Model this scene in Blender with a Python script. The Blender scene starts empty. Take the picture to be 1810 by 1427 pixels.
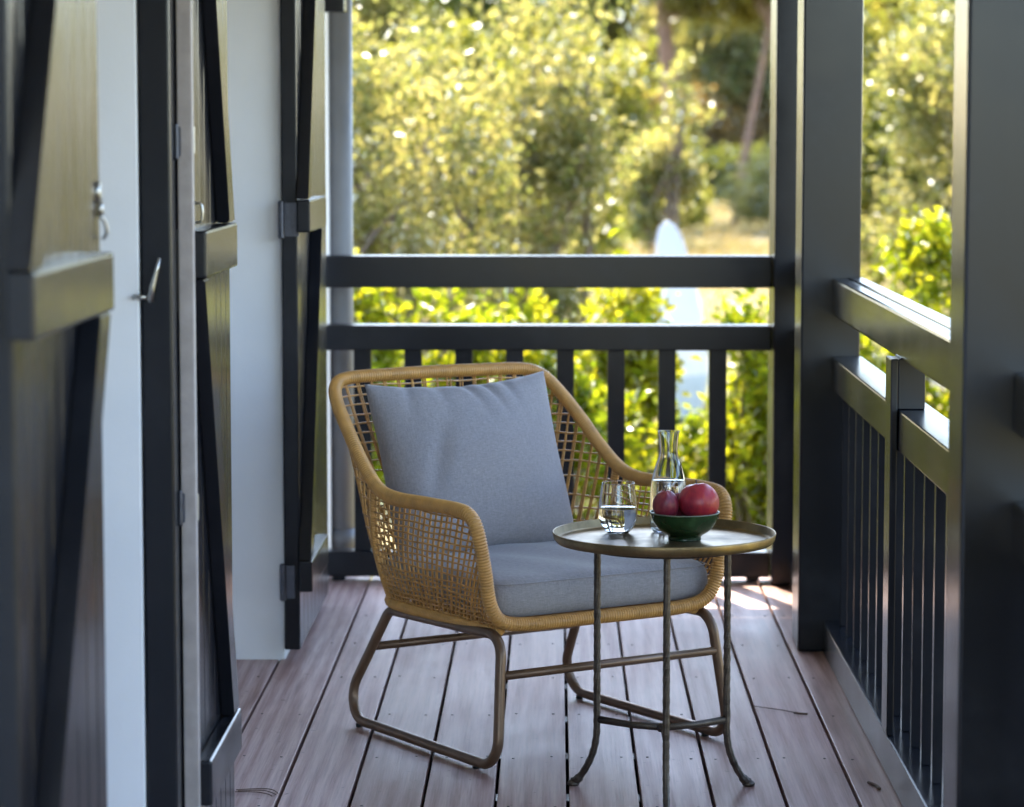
import bpy, bmesh, math, random
import numpy as np
from mathutils import Vector, Matrix

random.seed(7)
rng = np.random.default_rng(11)
sc = bpy.context.scene
COL = sc.collection
R = math.radians

# ------------------------------------------------------------------ camera
cam_d = bpy.data.cameras.new('camera')
cam = bpy.data.objects.new('camera', cam_d)
COL.objects.link(cam)
cam.location = (0, 0, 1.35)
cam.rotation_euler = (R(90 - 5.41), 0, R(0.89))
cam_d.sensor_width = 36
cam_d.lens = 99.45
cam_d.clip_start = 0.05
cam_d.clip_end = 2000
cam_d.dof.use_dof = True
cam_d.dof.focus_distance = 5.9
cam_d.dof.aperture_fstop = 4.3
cam_d.dof.aperture_blades = 0
sc.camera = cam

# ------------------------------------------------------------------ sky, sun, exposure
SUN_EL, SUN_AZ = 50.0, -20.0          # sun stands ahead and a little to the left
w = bpy.data.worlds.new('World')
sc.world = w
w.use_nodes = True
nt = w.node_tree
sky = nt.nodes.new('ShaderNodeTexSky')
sky.sky_type = 'NISHITA'
sky.sun_disc = False
sky.sun_elevation = R(SUN_EL)
sky.sun_rotation = R(SUN_AZ)
sky.dust_density = 1.0
sky.ozone_density = 1.2
bg = nt.nodes['Background']
bg.inputs['Strength'].default_value = 0.15
nt.links.new(sky.outputs['Color'], bg.inputs['Color'])

sun_d = bpy.data.lights.new('sun', 'SUN')
sun_d.energy = 3.4
sun_d.angle = R(0.53)
sun_d.color = (1.0, 0.90, 0.72)
sun = bpy.data.objects.new('sun', sun_d)
COL.objects.link(sun)
_az, _el = R(SUN_AZ), R(SUN_EL)
_to = Vector((math.sin(_az) * math.cos(_el), math.cos(_az) * math.cos(_el), math.sin(_el)))
sun.rotation_euler = (-_to).to_track_quat('-Z', 'Y').to_euler()

vs = sc.view_settings
vs.view_transform = 'Standard'
vs.look = 'None'
vs.exposure = 2.95
vs.gamma = 1.0
vs.use_curve_mapping = False
cy = sc.cycles
cy.use_denoising = True
cy.max_bounces = 7
cy.diffuse_bounces = 3
cy.glossy_bounces = 4
cy.transmission_bounces = 10
cy.transparent_max_bounces = 8
cy.sample_clamp_indirect = 6.0
cy.use_adaptive_sampling = True
cy.adaptive_threshold = 0.02

# ------------------------------------------------------------------ materials
def new_mat(name):
    m = bpy.data.materials.new(name)
    m.use_nodes = True
    n = m.node_tree.nodes
    return m, n, m.node_tree.links, n['Principled BSDF']

def setp(b, **k):
    for key, v in k.items():
        b.inputs[key.replace('_', ' ')].default_value = v

def coords(n, l, scale=(1, 1, 1), kind='Object', rand=True):
    """texture coordinates fixed to the piece, shifted per piece so no two look alike"""
    tc = n.new('ShaderNodeTexCoord')
    mp = n.new('ShaderNodeMapping')
    mp.inputs['Scale'].default_value = scale
    l.new(tc.outputs[kind], mp.inputs['Vector'])
    if rand:
        oi = n.new('ShaderNodeObjectInfo')
        ml = n.new('ShaderNodeMath'); ml.operation = 'MULTIPLY'; ml.inputs[1].default_value = 37.0
        l.new(oi.outputs['Random'], ml.inputs[0])
        cb = n.new('ShaderNodeCombineXYZ')
        for i in range(3):
            l.new(ml.outputs[0], cb.inputs[i])
        l.new(cb.outputs[0], mp.inputs['Location'])
    return mp.outputs[0]

def noise(n, l, vec, scale, detail=4, rough=0.55):
    t = n.new('ShaderNodeTexNoise')
    t.inputs['Scale'].default_value = scale
    t.inputs['Detail'].default_value = detail
    t.inputs['Roughness'].default_value = rough
    l.new(vec, t.inputs['Vector'])
    return t.outputs['Fac']

def ramp(n, l, fac, stops):
    r = n.new('ShaderNodeValToRGB')
    e = r.color_ramp.elements
    while len(e) < len(stops):
        e.new(0.5)
    for el, (p, c) in zip(e, stops):
        el.position = p
        el.color = (c[0], c[1], c[2], 1)
    l.new(fac, r.inputs['Fac'])
    return r.outputs['Color']

def maprange(n, l, fac, a, b, lo=0.3, hi=0.7):
    m = n.new('ShaderNodeMapRange')
    m.inputs['From Min'].default_value = lo
    m.inputs['From Max'].default_value = hi
    m.inputs['To Min'].default_value = a
    m.inputs['To Max'].default_value = b
    l.new(fac, m.inputs['Value'])
    return m.outputs[0]

def bump(n, l, b, height, strength, dist):
    bp = n.new('ShaderNodeBump')
    bp.inputs['Strength'].default_value = strength
    bp.inputs['Distance'].default_value = dist
    l.new(height, bp.inputs['Height'])
    l.new(bp.outputs[0], b.inputs['Normal'])

def mix_rgb(n, l, fac, a, b, mode='MIX'):
    m = n.new('ShaderNodeMix'); m.data_type = 'RGBA'; m.blend_type = mode
    if isinstance(fac, float):
        m.inputs[0].default_value = fac
    else:
        l.new(fac, m.inputs[0])
    for s, v in ((6, a), (7, b)):
        if isinstance(v, tuple):
            m.inputs[s].default_value = (v[0], v[1], v[2], 1)
        else:
            l.new(v, m.inputs[s])
    return m.outputs[2]

def mat_paint(name, c, axis):
    """brushed dark paint on timber; grain runs along axis"""
    m, n, l, b = new_mat(name)
    s = [26, 26, 26]; s[axis] = 1.2
    v = coords(n, l, tuple(s))
    g = noise(n, l, v, 3.0, 6, 0.6)
    v2 = coords(n, l, (1, 1, 1))
    d = noise(n, l, v2, 5.0, 5, 0.6)
    cc = ramp(n, l, d, [(0.3, [x * 0.88 for x in c]), (0.55, c), (0.75, [x * 1.25 + 0.003 for x in c])])
    l.new(cc, b.inputs['Base Color'])
    l.new(maprange(n, l, d, 0.20, 0.27), b.inputs['Roughness'])
    b.inputs['Specular IOR Level'].default_value = 0.30
    bump(n, l, b, g, 0.02, 0.002)
    return m

DARK = (0.0095, 0.0102, 0.0138)
M = {}
M['paint_z'] = mat_paint('dark_paint_upright', DARK, 2)
M['paint_y'] = mat_paint('dark_paint_lengthwise', DARK, 1)
M['paint_x'] = mat_paint('dark_paint_crosswise', DARK, 0)

def mat_wall():
    m, n, l, b = new_mat('white_wall_paint')
    v = coords(n, l, (1, 1, 1), 'Object', False)
    a = noise(n, l, v, 2.2, 5)
    l.new(ramp(n, l, a, [(0.3, (0.69, 0.69, 0.72)), (0.55, (0.75, 0.745, 0.765)), (0.7, (0.79, 0.78, 0.80))]), b.inputs['Base Color'])
    b.inputs['Roughness'].default_value = 0.55
    bump(n, l, b, noise(n, l, v, 140, 3), 0.12, 0.002)
    return m
M['wall'] = mat_wall()

def mat_deck():
    m, n, l, b = new_mat('weathered_hardwood')
    v = coords(n, l, (30, 0.75, 30))
    fine = noise(n, l, v, 6.0, 8, 0.65)
    v2 = coords(n, l, (1.6, 0.55, 1.6))
    big = noise(n, l, v2, 2.3, 5, 0.6)
    v3 = coords(n, l, (1, 1, 1))
    wv = n.new('ShaderNodeTexWave')
    wv.bands_direction = 'X'; wv.wave_type = 'BANDS'
    wv.inputs['Scale'].default_value = 2.6
    wv.inputs['Distortion'].default_value = 9.0
    wv.inputs['Detail'].default_value = 3.0
    wv.inputs['Detail Scale'].default_value = 0.7
    l.new(coords(n, l, (3.0, 0.28, 3.0)), wv.inputs['Vector'])
    c1 = ramp(n, l, fine, [(0.30, (0.175, 0.098, 0.085)), (0.50, (0.390, 0.262, 0.236)), (0.72, (0.57, 0.44, 0.405))])
    c2 = ramp(n, l, wv.outputs['Fac'], [(0.0, (0.21, 0.112, 0.095)), (1.0, (0.47, 0.365, 0.35))])
    c = mix_rgb(n, l, 0.45, c1, c2)
    worn = ramp(n, l, big, [(0.34, (0.70, 0.54, 0.47)), (0.47, (0.98, 0.95, 0.94)), (0.68, (1.16, 1.17, 1.2))])
    c = mix_rgb(n, l, 1.0, c, worn, 'MULTIPLY')
    oi = n.new('ShaderNodeObjectInfo')
    tone = ramp(n, l, oi.outputs['Random'], [(0.0, (0.74, 0.64, 0.60)), (0.5, (1.0, 0.95, 0.94)), (1.0, (1.15, 1.13, 1.14))])
    c = mix_rgb(n, l, 1.0, c, tone, 'MULTIPLY')
    spots = ramp(n, l, noise(n, l, v3, 46, 2), [(0.24, (0.45, 0.42, 0.40)), (0.30, (1, 1, 1))])
    c = mix_rgb(n, l, 1.0, c, spots, 'MULTIPLY')
    l.new(c, b.inputs['Base Color'])
    l.new(maprange(n, l, big, 0.40, 0.58), b.inputs['Roughness'])
    b.inputs['Specular IOR Level'].default_value = 0.5
    bump(n, l, b, fine, 0.30, 0.0015)
    return m
M['deck'] = mat_deck()

def mat_simple(name, c, rough=0.5, metal=0.0, var=0.12, nscale=30.0, bumps=0.1, spec=0.5):
    m, n, l, b = new_mat(name)
    v = coords(n, l)
    a = noise(n, l, v, nscale, 5)
    l.new(ramp(n, l, a, [(0.25, [max(0, x * (1 - var)) for x in c]), (0.75, [x * (1 + var) for x in c])]), b.inputs['Base Color'])
    l.new(maprange(n, l, a, rough * 0.85, min(1, rough * 1.15)), b.inputs['Roughness'])
    b.inputs['Metallic'].default_value = metal
    b.inputs['Specular IOR Level'].default_value = spec
    if bumps:
        bump(n, l, b, noise(n, l, v, nscale * 4, 3), bumps, 0.002)
    return m

M['rattan'] = mat_simple('honey_rattan', (0.52, 0.265, 0.070), 0.40, 0, 0.22, 35, 0.15)
M['rattan_strand'] = mat_simple('honey_rattan_strand', (0.48, 0.24, 0.065), 0.45, 0, 0.35, 50, 0.0)
M['bronze'] = mat_simple('bronze_lacquered_tube', (0.15, 0.088, 0.052), 0.34, 0.4, 0.18, 18, 0.05)
M['rubber'] = mat_simple('black_rubber', (0.02, 0.02, 0.02), 0.7)
M['iron'] = mat_simple('forged_dark_iron', (0.078, 0.060, 0.046), 0.42, 0.65, 0.35, 60, 0.5)
M['steel'] = mat_simple('brushed_steel', (0.45, 0.44, 0.42), 0.32, 1.0, 0.12, 60, 0.1)
M['hinge'] = mat_simple('dark_hinge_metal', (0.075, 0.078, 0.10), 0.35, 0.6, 0.2, 60, 0.1)
M['zinc'] = mat_simple('weathered_zinc', (0.17, 0.17, 0.18), 0.5, 0.2, 0.16, 7, 0.05)
M['taupe'] = mat_simple('bare_weathered_edge', (0.33, 0.285, 0.27), 0.6, 0, 0.2, 22, 0.3)
M['ceiling'] = mat_simple('white_ceiling_boards', (0.78, 0.78, 0.78), 0.6)
M['screw'] = mat_simple('dark_screw', (0.07, 0.055, 0.055), 0.5, 0.3)
M['twig'] = mat_simple('dry_twig', (0.12, 0.075, 0.055), 0.7)
M['board_white'] = mat_simple('white_gelcoat', (0.50, 0.50, 0.53), 0.25, 0, 0.03, 5, 0)
M['board_blue'] = mat_simple('pale_blue_gelcoat', (0.34, 0.40, 0.44), 0.25, 0, 0.05, 5, 0)
M['bark'] = mat_simple('grey_brown_bark', (0.125, 0.09, 0.065), 0.85, 0, 0.4, 14, 0.8)
M['pine_bark'] = mat_simple('reddish_pine_bark', (0.17, 0.095, 0.062), 0.85, 0, 0.4, 5, 0.9)
M['stone'] = mat_simple('pale_stone', (0.46, 0.42, 0.38), 0.8, 0, 0.2, 9, 0.6)

def mat_brass():
    m, n, l, b = new_mat('antique_brass_tray')
    v = coords(n, l)
    a = noise(n, l, v, 9.0, 6, 0.62)
    d = noise(n, l, v, 60.0, 4)
    c = ramp(n, l, a, [(0.30, (0.12, 0.088, 0.048)), (0.52, (0.27, 0.195, 0.095)), (0.72, (0.42, 0.305, 0.14))])
    l.new(c, b.inputs['Base Color'])
    b.inputs['Metallic'].default_value = 0.85
    l.new(maprange(n, l, a, 0.48, 0.34), b.inputs['Roughness'])
    bump(n, l, b, d, 0.12, 0.001)
    return m
M['brass'] = mat_brass()

def mat_fabric():
    m, n, l, b = new_mat('grey_blue_outdoor_fabric')
    v = coords(n, l, (1, 1, 1), 'Object', False)
    a = noise(n, l, v, 3.5, 4)
    th = noise(n, l, coords(n, l, (60, 900, 900), 'Object', False), 1.0, 2, 0.6)
    th2 = noise(n, l, coords(n, l, (900, 60, 60), 'Object', False), 1.0, 2, 0.6)
    c = ramp(n, l, a, [(0.3, (0.262, 0.246, 0.262)), (0.7, (0.300, 0.282, 0.296))])
    weave = mix_rgb(n, l, 0.5, th, th2)
    c = mix_rgb(n, l, 1.0, c, ramp(n, l, weave, [(0.35, (0.80, 0.80, 0.80)), (0.65, (1.15, 1.15, 1.15))]), 'MULTIPLY')
    mel = noise(n, l, coords(n, l, (110, 110, 330), 'Object', False), 1.0, 3, 0.7)
    c = mix_rgb(n, l, 1.0, c, ramp(n, l, mel, [(0.32, (0.88, 0.88, 0.89)), (0.68, (1.10, 1.10, 1.09))]), 'MULTIPLY')
    l.new(c, b.inputs['Base Color'])
    b.inputs['Roughness'].default_value = 0.85
    b.inputs['Sheen Weight'].default_value = 0.25
    b.inputs['Sheen Roughness'].default_value = 0.4
    b.inputs['Specular IOR Level'].default_value = 0.25
    bump(n, l, b, weave, 0.35, 0.0012)
    return m
M['fabric'] = mat_fabric()

def mat_glass(name, ior, tint=(1, 1, 1)):
    m, n, l, b = new_mat(name)
    setp(b, Base_Color=(*tint, 1), Roughness=0.0, IOR=ior, Transmission_Weight=1.0)
    return m
M['glass'] = mat_glass('clear_glass', 1.47, (0.985, 0.99, 0.99))
M['water'] = mat_glass('clear_water', 1.333)

def mat_glaze():
    m, n, l, b = new_mat('bottle_green_glaze')
    v = coords(n, l)
    a = noise(n, l, v, 22, 5)
    c = ramp(n, l, a, [(0.3, (0.008, 0.022, 0.008)), (0.55, (0.016, 0.045, 0.016)), (0.75, (0.035, 0.09, 0.032))])
    l.new(c, b.inputs['Base Color'])
    setp(b, Roughness=0.16, Specular_IOR_Level=0.6)
    bump(n, l, b, noise(n, l, v, 40, 3), 0.15, 0.002)
    return m
M['glaze'] = mat_glaze()
M['rim_clay'] = mat_simple('worn_glaze_rim', (0.16, 0.17, 0.13), 0.3)

def mat_fruit(name, stops, nscale, rough):
    m, n, l, b = new_mat(name)
    v = coords(n, l)
    a = noise(n, l, v, nscale, 5, 0.6)
    fr = noise(n, l, coords(n, l, (70, 70, 8)), 1.6, 4, 0.6)
    s = n.new('ShaderNodeMath'); s.operation = 'MULTIPLY_ADD'; s.inputs[1].default_value = 0.5; s.inputs[2].default_value = -0.25
    l.new(fr, s.inputs[0])
    ad = n.new('ShaderNodeMath'); ad.operation = 'ADD'
    l.new(a, ad.inputs[0]); l.new(s.outputs[0], ad.inputs[1])
    l.new(ramp(n, l, ad.outputs[0], stops), b.inputs['Base Color'])
    l.new(maprange(n, l, a, rough, rough * 1.5), b.inputs['Roughness'])
    b.inputs['Subsurface Weight'].default_value = 0.08
    b.inputs['Subsurface Radius'].default_value = (0.01, 0.003, 0.002)
    b.inputs['Subsurface Scale'].default_value = 0.3
    bump(n, l, b, noise(n, l, v, 180, 2), 0.06, 0.001)
    return m
M['red_fruit'] = mat_fruit('crimson_skin', [(0.26, (0.19, 0.014, 0.035)), (0.46, (0.40, 0.026, 0.045)), (0.62, (0.46, 0.065, 0.035)), (0.76, (0.52, 0.20, 0.07))], 14, 0.28)
M['dark_fruit'] = mat_fruit('plum_skin', [(0.28, (0.08, 0.008, 0.02)), (0.50, (0.19, 0.016, 0.035)), (0.72, (0.30, 0.05, 0.05))], 18, 0.3)

def mat_leaf(name, lo, mid, hi, trans=0.5, nscale=1.3, gloss=1.03):
    m = bpy.data.materials.new(name)
    m.use_nodes = True
    n, l = m.node_tree.nodes, m.node_tree.links
    n.clear()
    out = n.new('ShaderNodeOutputMaterial')
    g = n.new('ShaderNodeNewGeometry')
    a = noise(n, l, g.outputs['Position'], nscale, 3)
    ad = n.new('ShaderNodeMath'); ad.operation = 'ADD'
    ml = n.new('ShaderNodeMath'); ml.operation = 'MULTIPLY_ADD'; ml.inputs[1].default_value = 0.45; ml.inputs[2].default_value = -0.225
    l.new(g.outputs['Random Per Island'], ml.inputs[0])
    l.new(a, ad.inputs[0]); l.new(ml.outputs[0], ad.inputs[1])
    c = ramp(n, l, ad.outputs[0], [(0.28, lo), (0.50, mid), (0.74, hi)])
    df = n.new('ShaderNodeBsdfDiffuse')
    tr = n.new('ShaderNodeBsdfTranslucent')
    l.new(c, df.inputs['Color'])
    tc = mix_rgb(n, l, 1.0, c, (1.62, 1.48, 0.80), 'MULTIPLY')
    l.new(tc, tr.inputs['Color'])
    m1 = n.new('ShaderNodeMixShader'); m1.inputs[0].default_value = trans
    l.new(df.outputs[0], m1.inputs[1]); l.new(tr.outputs[0], m1.inputs[2])
    gl = n.new('ShaderNodeBsdfGlossy')
    gl.inputs['Roughness'].default_value = 0.58
    gl.inputs['Color'].default_value = (0.9, 0.9, 0.85, 1)
    fr = n.new('ShaderNodeFresnel'); fr.inputs[0].default_value = gloss
    m2 = n.new('ShaderNodeMixShader')
    l.new(fr.outputs[0], m2.inputs[0])
    l.new(m1.outputs[0], m2.inputs[1]); l.new(gl.outputs[0], m2.inputs[2])
    l.new(m2.outputs[0], out.inputs['Surface'])
    return m
M['leaf_pale'] = mat_leaf('pale_olive_leaf', (0.095, 0.112, 0.045), (0.172, 0.175, 0.075), (0.24, 0.22, 0.115), 0.6, 2.0, 1.03)  # pale leaf; darker tones lifted to put garden haze into the colour
M['leaf_mid'] = mat_leaf('fresh_green_leaf', (0.080, 0.098, 0.022), (0.145, 0.155, 0.034), (0.20, 0.19, 0.05), 0.6, 0.9)
M['leaf_lime'] = mat_leaf('lime_leaf', (0.095, 0.135, 0.010), (0.18, 0.215, 0.013), (0.27, 0.26, 0.018), 0.6)
M['leaf_dark'] = mat_leaf('deep_green_leaf', (0.045, 0.065, 0.020), (0.085, 0.105, 0.028), (0.14, 0.15, 0.045), 0.5, 0.6)
M['bracken'] = mat_leaf('russet_bracken_leaf', (0.09, 0.07, 0.03), (0.16, 0.11, 0.05), (0.23, 0.155, 0.075), 0.5, 0.5)
M['straw'] = mat_leaf('straw_blade', (0.12, 0.10, 0.04), (0.20, 0.155, 0.08), (0.28, 0.22, 0.13), 0.4, 0.8)
M['needle'] = mat_leaf('pine_needle', (0.075, 0.080, 0.022), (0.135, 0.13, 0.032), (0.20, 0.17, 0.045), 0.55, 0.3)

def mat_ground():
    m, n, l, b = new_mat('dry_sandy_grass')
    tc = n.new('ShaderNodeTexCoord')
    a = noise(n, l, tc.outputs['Object'], 0.25, 6, 0.6)
    d = noise(n, l, tc.outputs['Object'], 5.0, 6, 0.7)
    c1 = ramp(n, l, a, [(0.36, (0.085, 0.10, 0.030)), (0.50, (0.19, 0.155, 0.07)), (0.66, (0.30, 0.245, 0.16))])
    c = mix_rgb(n, l, 1.0, c1, ramp(n, l, d, [(0.3, (0.6, 0.62, 0.5)), (0.7, (1.15, 1.12, 1.05))]), 'MULTIPLY')
    l.new(c, b.inputs['Base Color'])
    b.inputs['Roughness'].default_value = 0.95
    b.inputs['Specular IOR Level'].default_value = 0.1
    bump(n, l, b, d, 0.6, 0.05)
    return m
M['ground'] = mat_ground()

# ------------------------------------------------------------------ mesh helpers
def tag(o, label=None, cat=None, group=None, kind=None):
    if label: o['label'] = label
    if cat: o['category'] = cat
    if group: o['group'] = group
    if kind: o['kind'] = kind
    return o

def empty(name, loc=(0, 0, 0), rz=0.0):
    o = bpy.data.objects.new(name, None)
    o.empty_display_size = 0.1
    COL.objects.link(o)
    o.location = loc
    o.rotation_euler = (0, 0, rz)
    return o

def link(name, me, mat=None, parent=None, loc=(0, 0, 0), rot=(0, 0, 0)):
    if mat is not None and len(me.materials) == 0:
        me.materials.append(M[mat] if isinstance(mat, str) else mat)
    o = bpy.data.objects.new(name, me)
    COL.objects.link(o)
    o.parent = parent
    o.location = loc
    o.rotation_euler = rot
    return o

_boxes = {}
def box_mesh(dx, dy, dz, bev, mat):
    key = (round(dx, 4), round(dy, 4), round(dz, 4), bev, mat)
    if key in _boxes:
        return _boxes[key]
    bm = bmesh.new()
    bmesh.ops.create_cube(bm, size=1.0)
    bmesh.ops.scale(bm, vec=(dx, dy, dz), verts=bm.verts)
    if bev:
        bmesh.ops.bevel(bm, geom=bm.edges[:], offset=bev, segments=2, profile=0.6, affect='EDGES')
        for f in bm.faces:
            f.smooth = False
    me = bpy.data.meshes.new('box')
    bm.to_mesh(me); bm.free()
    me.materials.append(M[mat])
    _boxes[key] = me
    return me

def beam(name, x0, x1, y0, y1, z0, z1, mat, parent=None, bev=0.003):
    """a squared timber between two corners given in world metres"""
    me = box_mesh(x1 - x0, y1 - y0, z1 - z0, bev, mat)
    c = Vector(((x0 + x1) / 2, (y0 + y1) / 2, (z0 + z1) / 2))
    if parent is not None:
        c = c - parent.matrix_basis.translation
        q = parent
        while q.parent is not None:
            q = q.parent
            c = c - q.matrix_basis.translation
    return link(name, me, None, parent, c)

def world_off(parent):
    v = Vector((0, 0, 0))
    while parent is not None:
        v += Vector(parent.location)
        parent = parent.parent
    return v

def mesh_np(name, v, f, smooth=False):
    me = bpy.data.meshes.new(name)
    me.from_pydata([tuple(p) for p in v], [], [tuple(int(i) for i in q) for q in f])
    if smooth:
        me.polygons.foreach_set('use_smooth', [True] * len(me.polygons))
    me.update()
    return me

def catmull(pts, n, closed=False):
    P = np.array(pts, float)
    m = len(P)
    out = []
    segs = m if closed else m - 1
    for i in range(segs):
        if closed:
            p0, p1, p2, p3 = P[(i - 1) % m], P[i], P[(i + 1) % m], P[(i + 2) % m]
        else:
            p0, p1, p2, p3 = P[max(i - 1, 0)], P[i], P[i + 1], P[min(i + 2, m - 1)]
        for k in range(n):
            t = k / n
            out.append(0.5 * ((2 * p1) + (-p0 + p2) * t + (2 * p0 - 5 * p1 + 4 * p2 - p3) * t * t + (-p0 + 3 * p1 - 3 * p2 + p3) * t ** 3))
    if not closed:
        out.append(P[-1])
    return np.array(out)

def resample(P, step, closed=False):
    P = np.array(P, float)
    if closed:
        P = np.vstack([P, P[:1]])
    d = np.r_[0, np.cumsum(np.linalg.norm(np.diff(P, axis=0), axis=1))]
    n = max(2, int(round(d[-1] / step)))
    s = np.linspace(0, d[-1], n + 1)
    Q = np.stack([np.interp(s, d, P[:, i]) for i in range(3)], 1)
    return Q[:-1] if closed else Q

class MB:
    def __init__(self):
        self.v, self.f = [], []
    def add(self, v, f):
        o = len(self.v)
        self.v.extend([tuple(p) for p in v])
        self.f.extend([tuple(int(i) + o for i in q) for q in f])
    def tube(self, P, r, n=8, closed=False, flat=1.0):
        P = np.array(P, float)
        m = len(P)
        r = np.full(m, r) if np.isscalar(r) else np.array(r)
        if closed:
            T = np.roll(P, -1, 0) - np.roll(P, 1, 0)
        else:
            T = np.gradient(P, axis=0)
        T /= np.linalg.norm(T, axis=1)[:, None] + 1e-12
        up = np.array([0, 0, 1.0]) if abs(T[0][2]) < 0.9 else np.array([1.0, 0, 0])
        N = np.cross(T[0], up); N /= np.linalg.norm(N)
        fr = []
        for i in range(m):
            N = N - T[i] * (N @ T[i]); N /= np.linalg.norm(N) + 1e-12
            fr.append((N.copy(), np.cross(T[i], N)))
        V = []
        for i in range(m):
            a, b = fr[i]
            for k in range(n):
                t = 2 * math.pi * k / n
                V.append(P[i] + r[i] * (math.cos(t) * a + flat * math.sin(t) * b))
        Fs = []
        rings = m if closed else m - 1
        # a closed loop needs the last ring matched to the first: find the best twist
        sh = 0
        if closed:
            d = [np.linalg.norm(V[(m - 1) * n] - V[k]) for k in range(n)]
            sh = int(np.argmin(d))
        for i in range(rings):
            j = (i + 1) % m
            s = sh if (closed and j == 0) else 0
            for k in range(n):
                k2 = (k + 1) % n
                Fs.append((i * n + k, i * n + k2, j * n + (k2 + s) % n, j * n + (k + s) % n))
        if not closed:
            Fs.append(tuple(range(n))[::-1])
            Fs.append(tuple((m - 1) * n + k for k in range(n)))
        self.add(V, Fs)
    def lathe(self, prof, n=48, cx=0, cy=0, cz=0):
        V, Fs = [], []
        m = len(prof)
        for r, z in prof:
            for k in range(n):
                t = 2 * math.pi * k / n
                V.append((cx + r * math.cos(t), cy + r * math.sin(t), cz + z))
        for i in range(m - 1):
            for k in range(n):
                k2 = (k + 1) % n
                Fs.append((i * n + k, i * n + k2, (i + 1) * n + k2, (i + 1) * n + k))
        if prof[0][0] > 1e-6:
            Fs.append(tuple(range(n))[::-1])
        if prof[-1][0] > 1e-6:
            Fs.append(tuple((m - 1) * n + k for k in range(n)))
        self.add(V, Fs)
    def box(self, x0, x1, y0, y1, z0, z1):
        v = [(x, y, z) for x in (x0, x1) for y in (y0, y1) for z in (z0, z1)]
        self.add(v, [(0, 1, 3, 2), (4, 6, 7, 5), (0, 4, 5, 1), (2, 3, 7, 6), (0, 2, 6, 4), (1, 5, 7, 3)])
    def mesh(self, name, smooth=True, weld=False):
        me = mesh_np(name, self.v, self.f, smooth)
        if weld:
            bm = bmesh.new(); bm.from_mesh(me)
            bmesh.ops.remove_doubles(bm, verts=bm.verts, dist=1e-6)
            bmesh.ops.recalc_face_normals(bm, faces=bm.faces)
            bm.to_mesh(me); bm.free()
        return me
    def build(self, name, mat, parent=None, loc=(0, 0, 0), smooth=True, weld=False):
        return link(name, self.mesh(name, smooth, weld), mat, parent, loc)

# ================================================================== SETTING
# ---- ground: one sheet to the horizon, rising gently away from the house
def ground_z(x, y):
    t = min(max((y - 24.0) / 42.0, 0), 1)
    return -0.62 + 0.62 * t * t * (3 - 2 * t) + 0.05 * math.sin(x * 0.31 + 1.0) * math.sin(y * 0.23)
xs = np.r_[np.linspace(-600, -40, 12), np.linspace(-36, 36, 55), np.linspace(40, 600, 12)]
ys = np.r_[np.linspace(-600, -20, 12), np.linspace(-16, 110, 95), np.linspace(120, 900, 14)]
gv = [(x, y, ground_z(x, y)) for y in ys for x in xs]
nx = len(xs)
gf = [(j * nx + i, j * nx + i + 1, (j + 1) * nx + i + 1, (j + 1) * nx + i) for j in range(len(ys) - 1) for i in range(nx - 1)]
tag(link('ground', mesh_np('ground', gv, gf, True), 'ground'), kind='structure')

# ---- deck: planks run away from the viewer
deck = tag(empty('deck', (0, 0, 0)), kind='structure')
GAP0, PW = 0.026, 0.148
for k in range(-7, 5):
    x0 = GAP0 + k * PW
    o = beam('plank', x0 + 0.0035, x0 + PW - 0.0035, -0.9, 8.64, -0.028, 0.0, 'deck', deck, 0.0025)
    o.location.z += random.uniform(-0.0012, 0.0)
sm = MB()
for k in range(-6, 5):
    x0 = GAP0 + k * PW
    for j in range(20):
        y = 4.69 + 0.46 * j
        if y > 8.5: break
        if random.random() < 0.25: continue
        for dx in (0.03, PW - 0.03):
            xx, yy = x0 + dx + random.uniform(-.004, .004), y + random.uniform(-.012, .012)
            sm.lathe([(0.0030, -0.002), (0.0030, 0.0003), (0.0024, 0.0005)], 10, xx, yy, 0)
tag(sm.build('screw_heads', 'screw', deck), kind='stuff')
jm = MB()
for j in range(20):
    y = 4.62 + 0.40 * j - 4.0
    jm.box(-1.0, 0.76, y - .03, y + .03, -0.15, -0.03)
jm.build('joist', 'paint_x', deck, smooth=False)
tag(beam('deck_side_light_block', 0.77, 0.80, -0.9, 8.64, -0.62, -0.03, 'paint_y'), kind='structure')  # unseen board added to keep daylight from showing through the plank gaps
tag(beam('deck_fascia', -1.0, 0.85, 8.645, 8.675, -0.62, -0.04, 'paint_x'), kind='structure')

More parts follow.
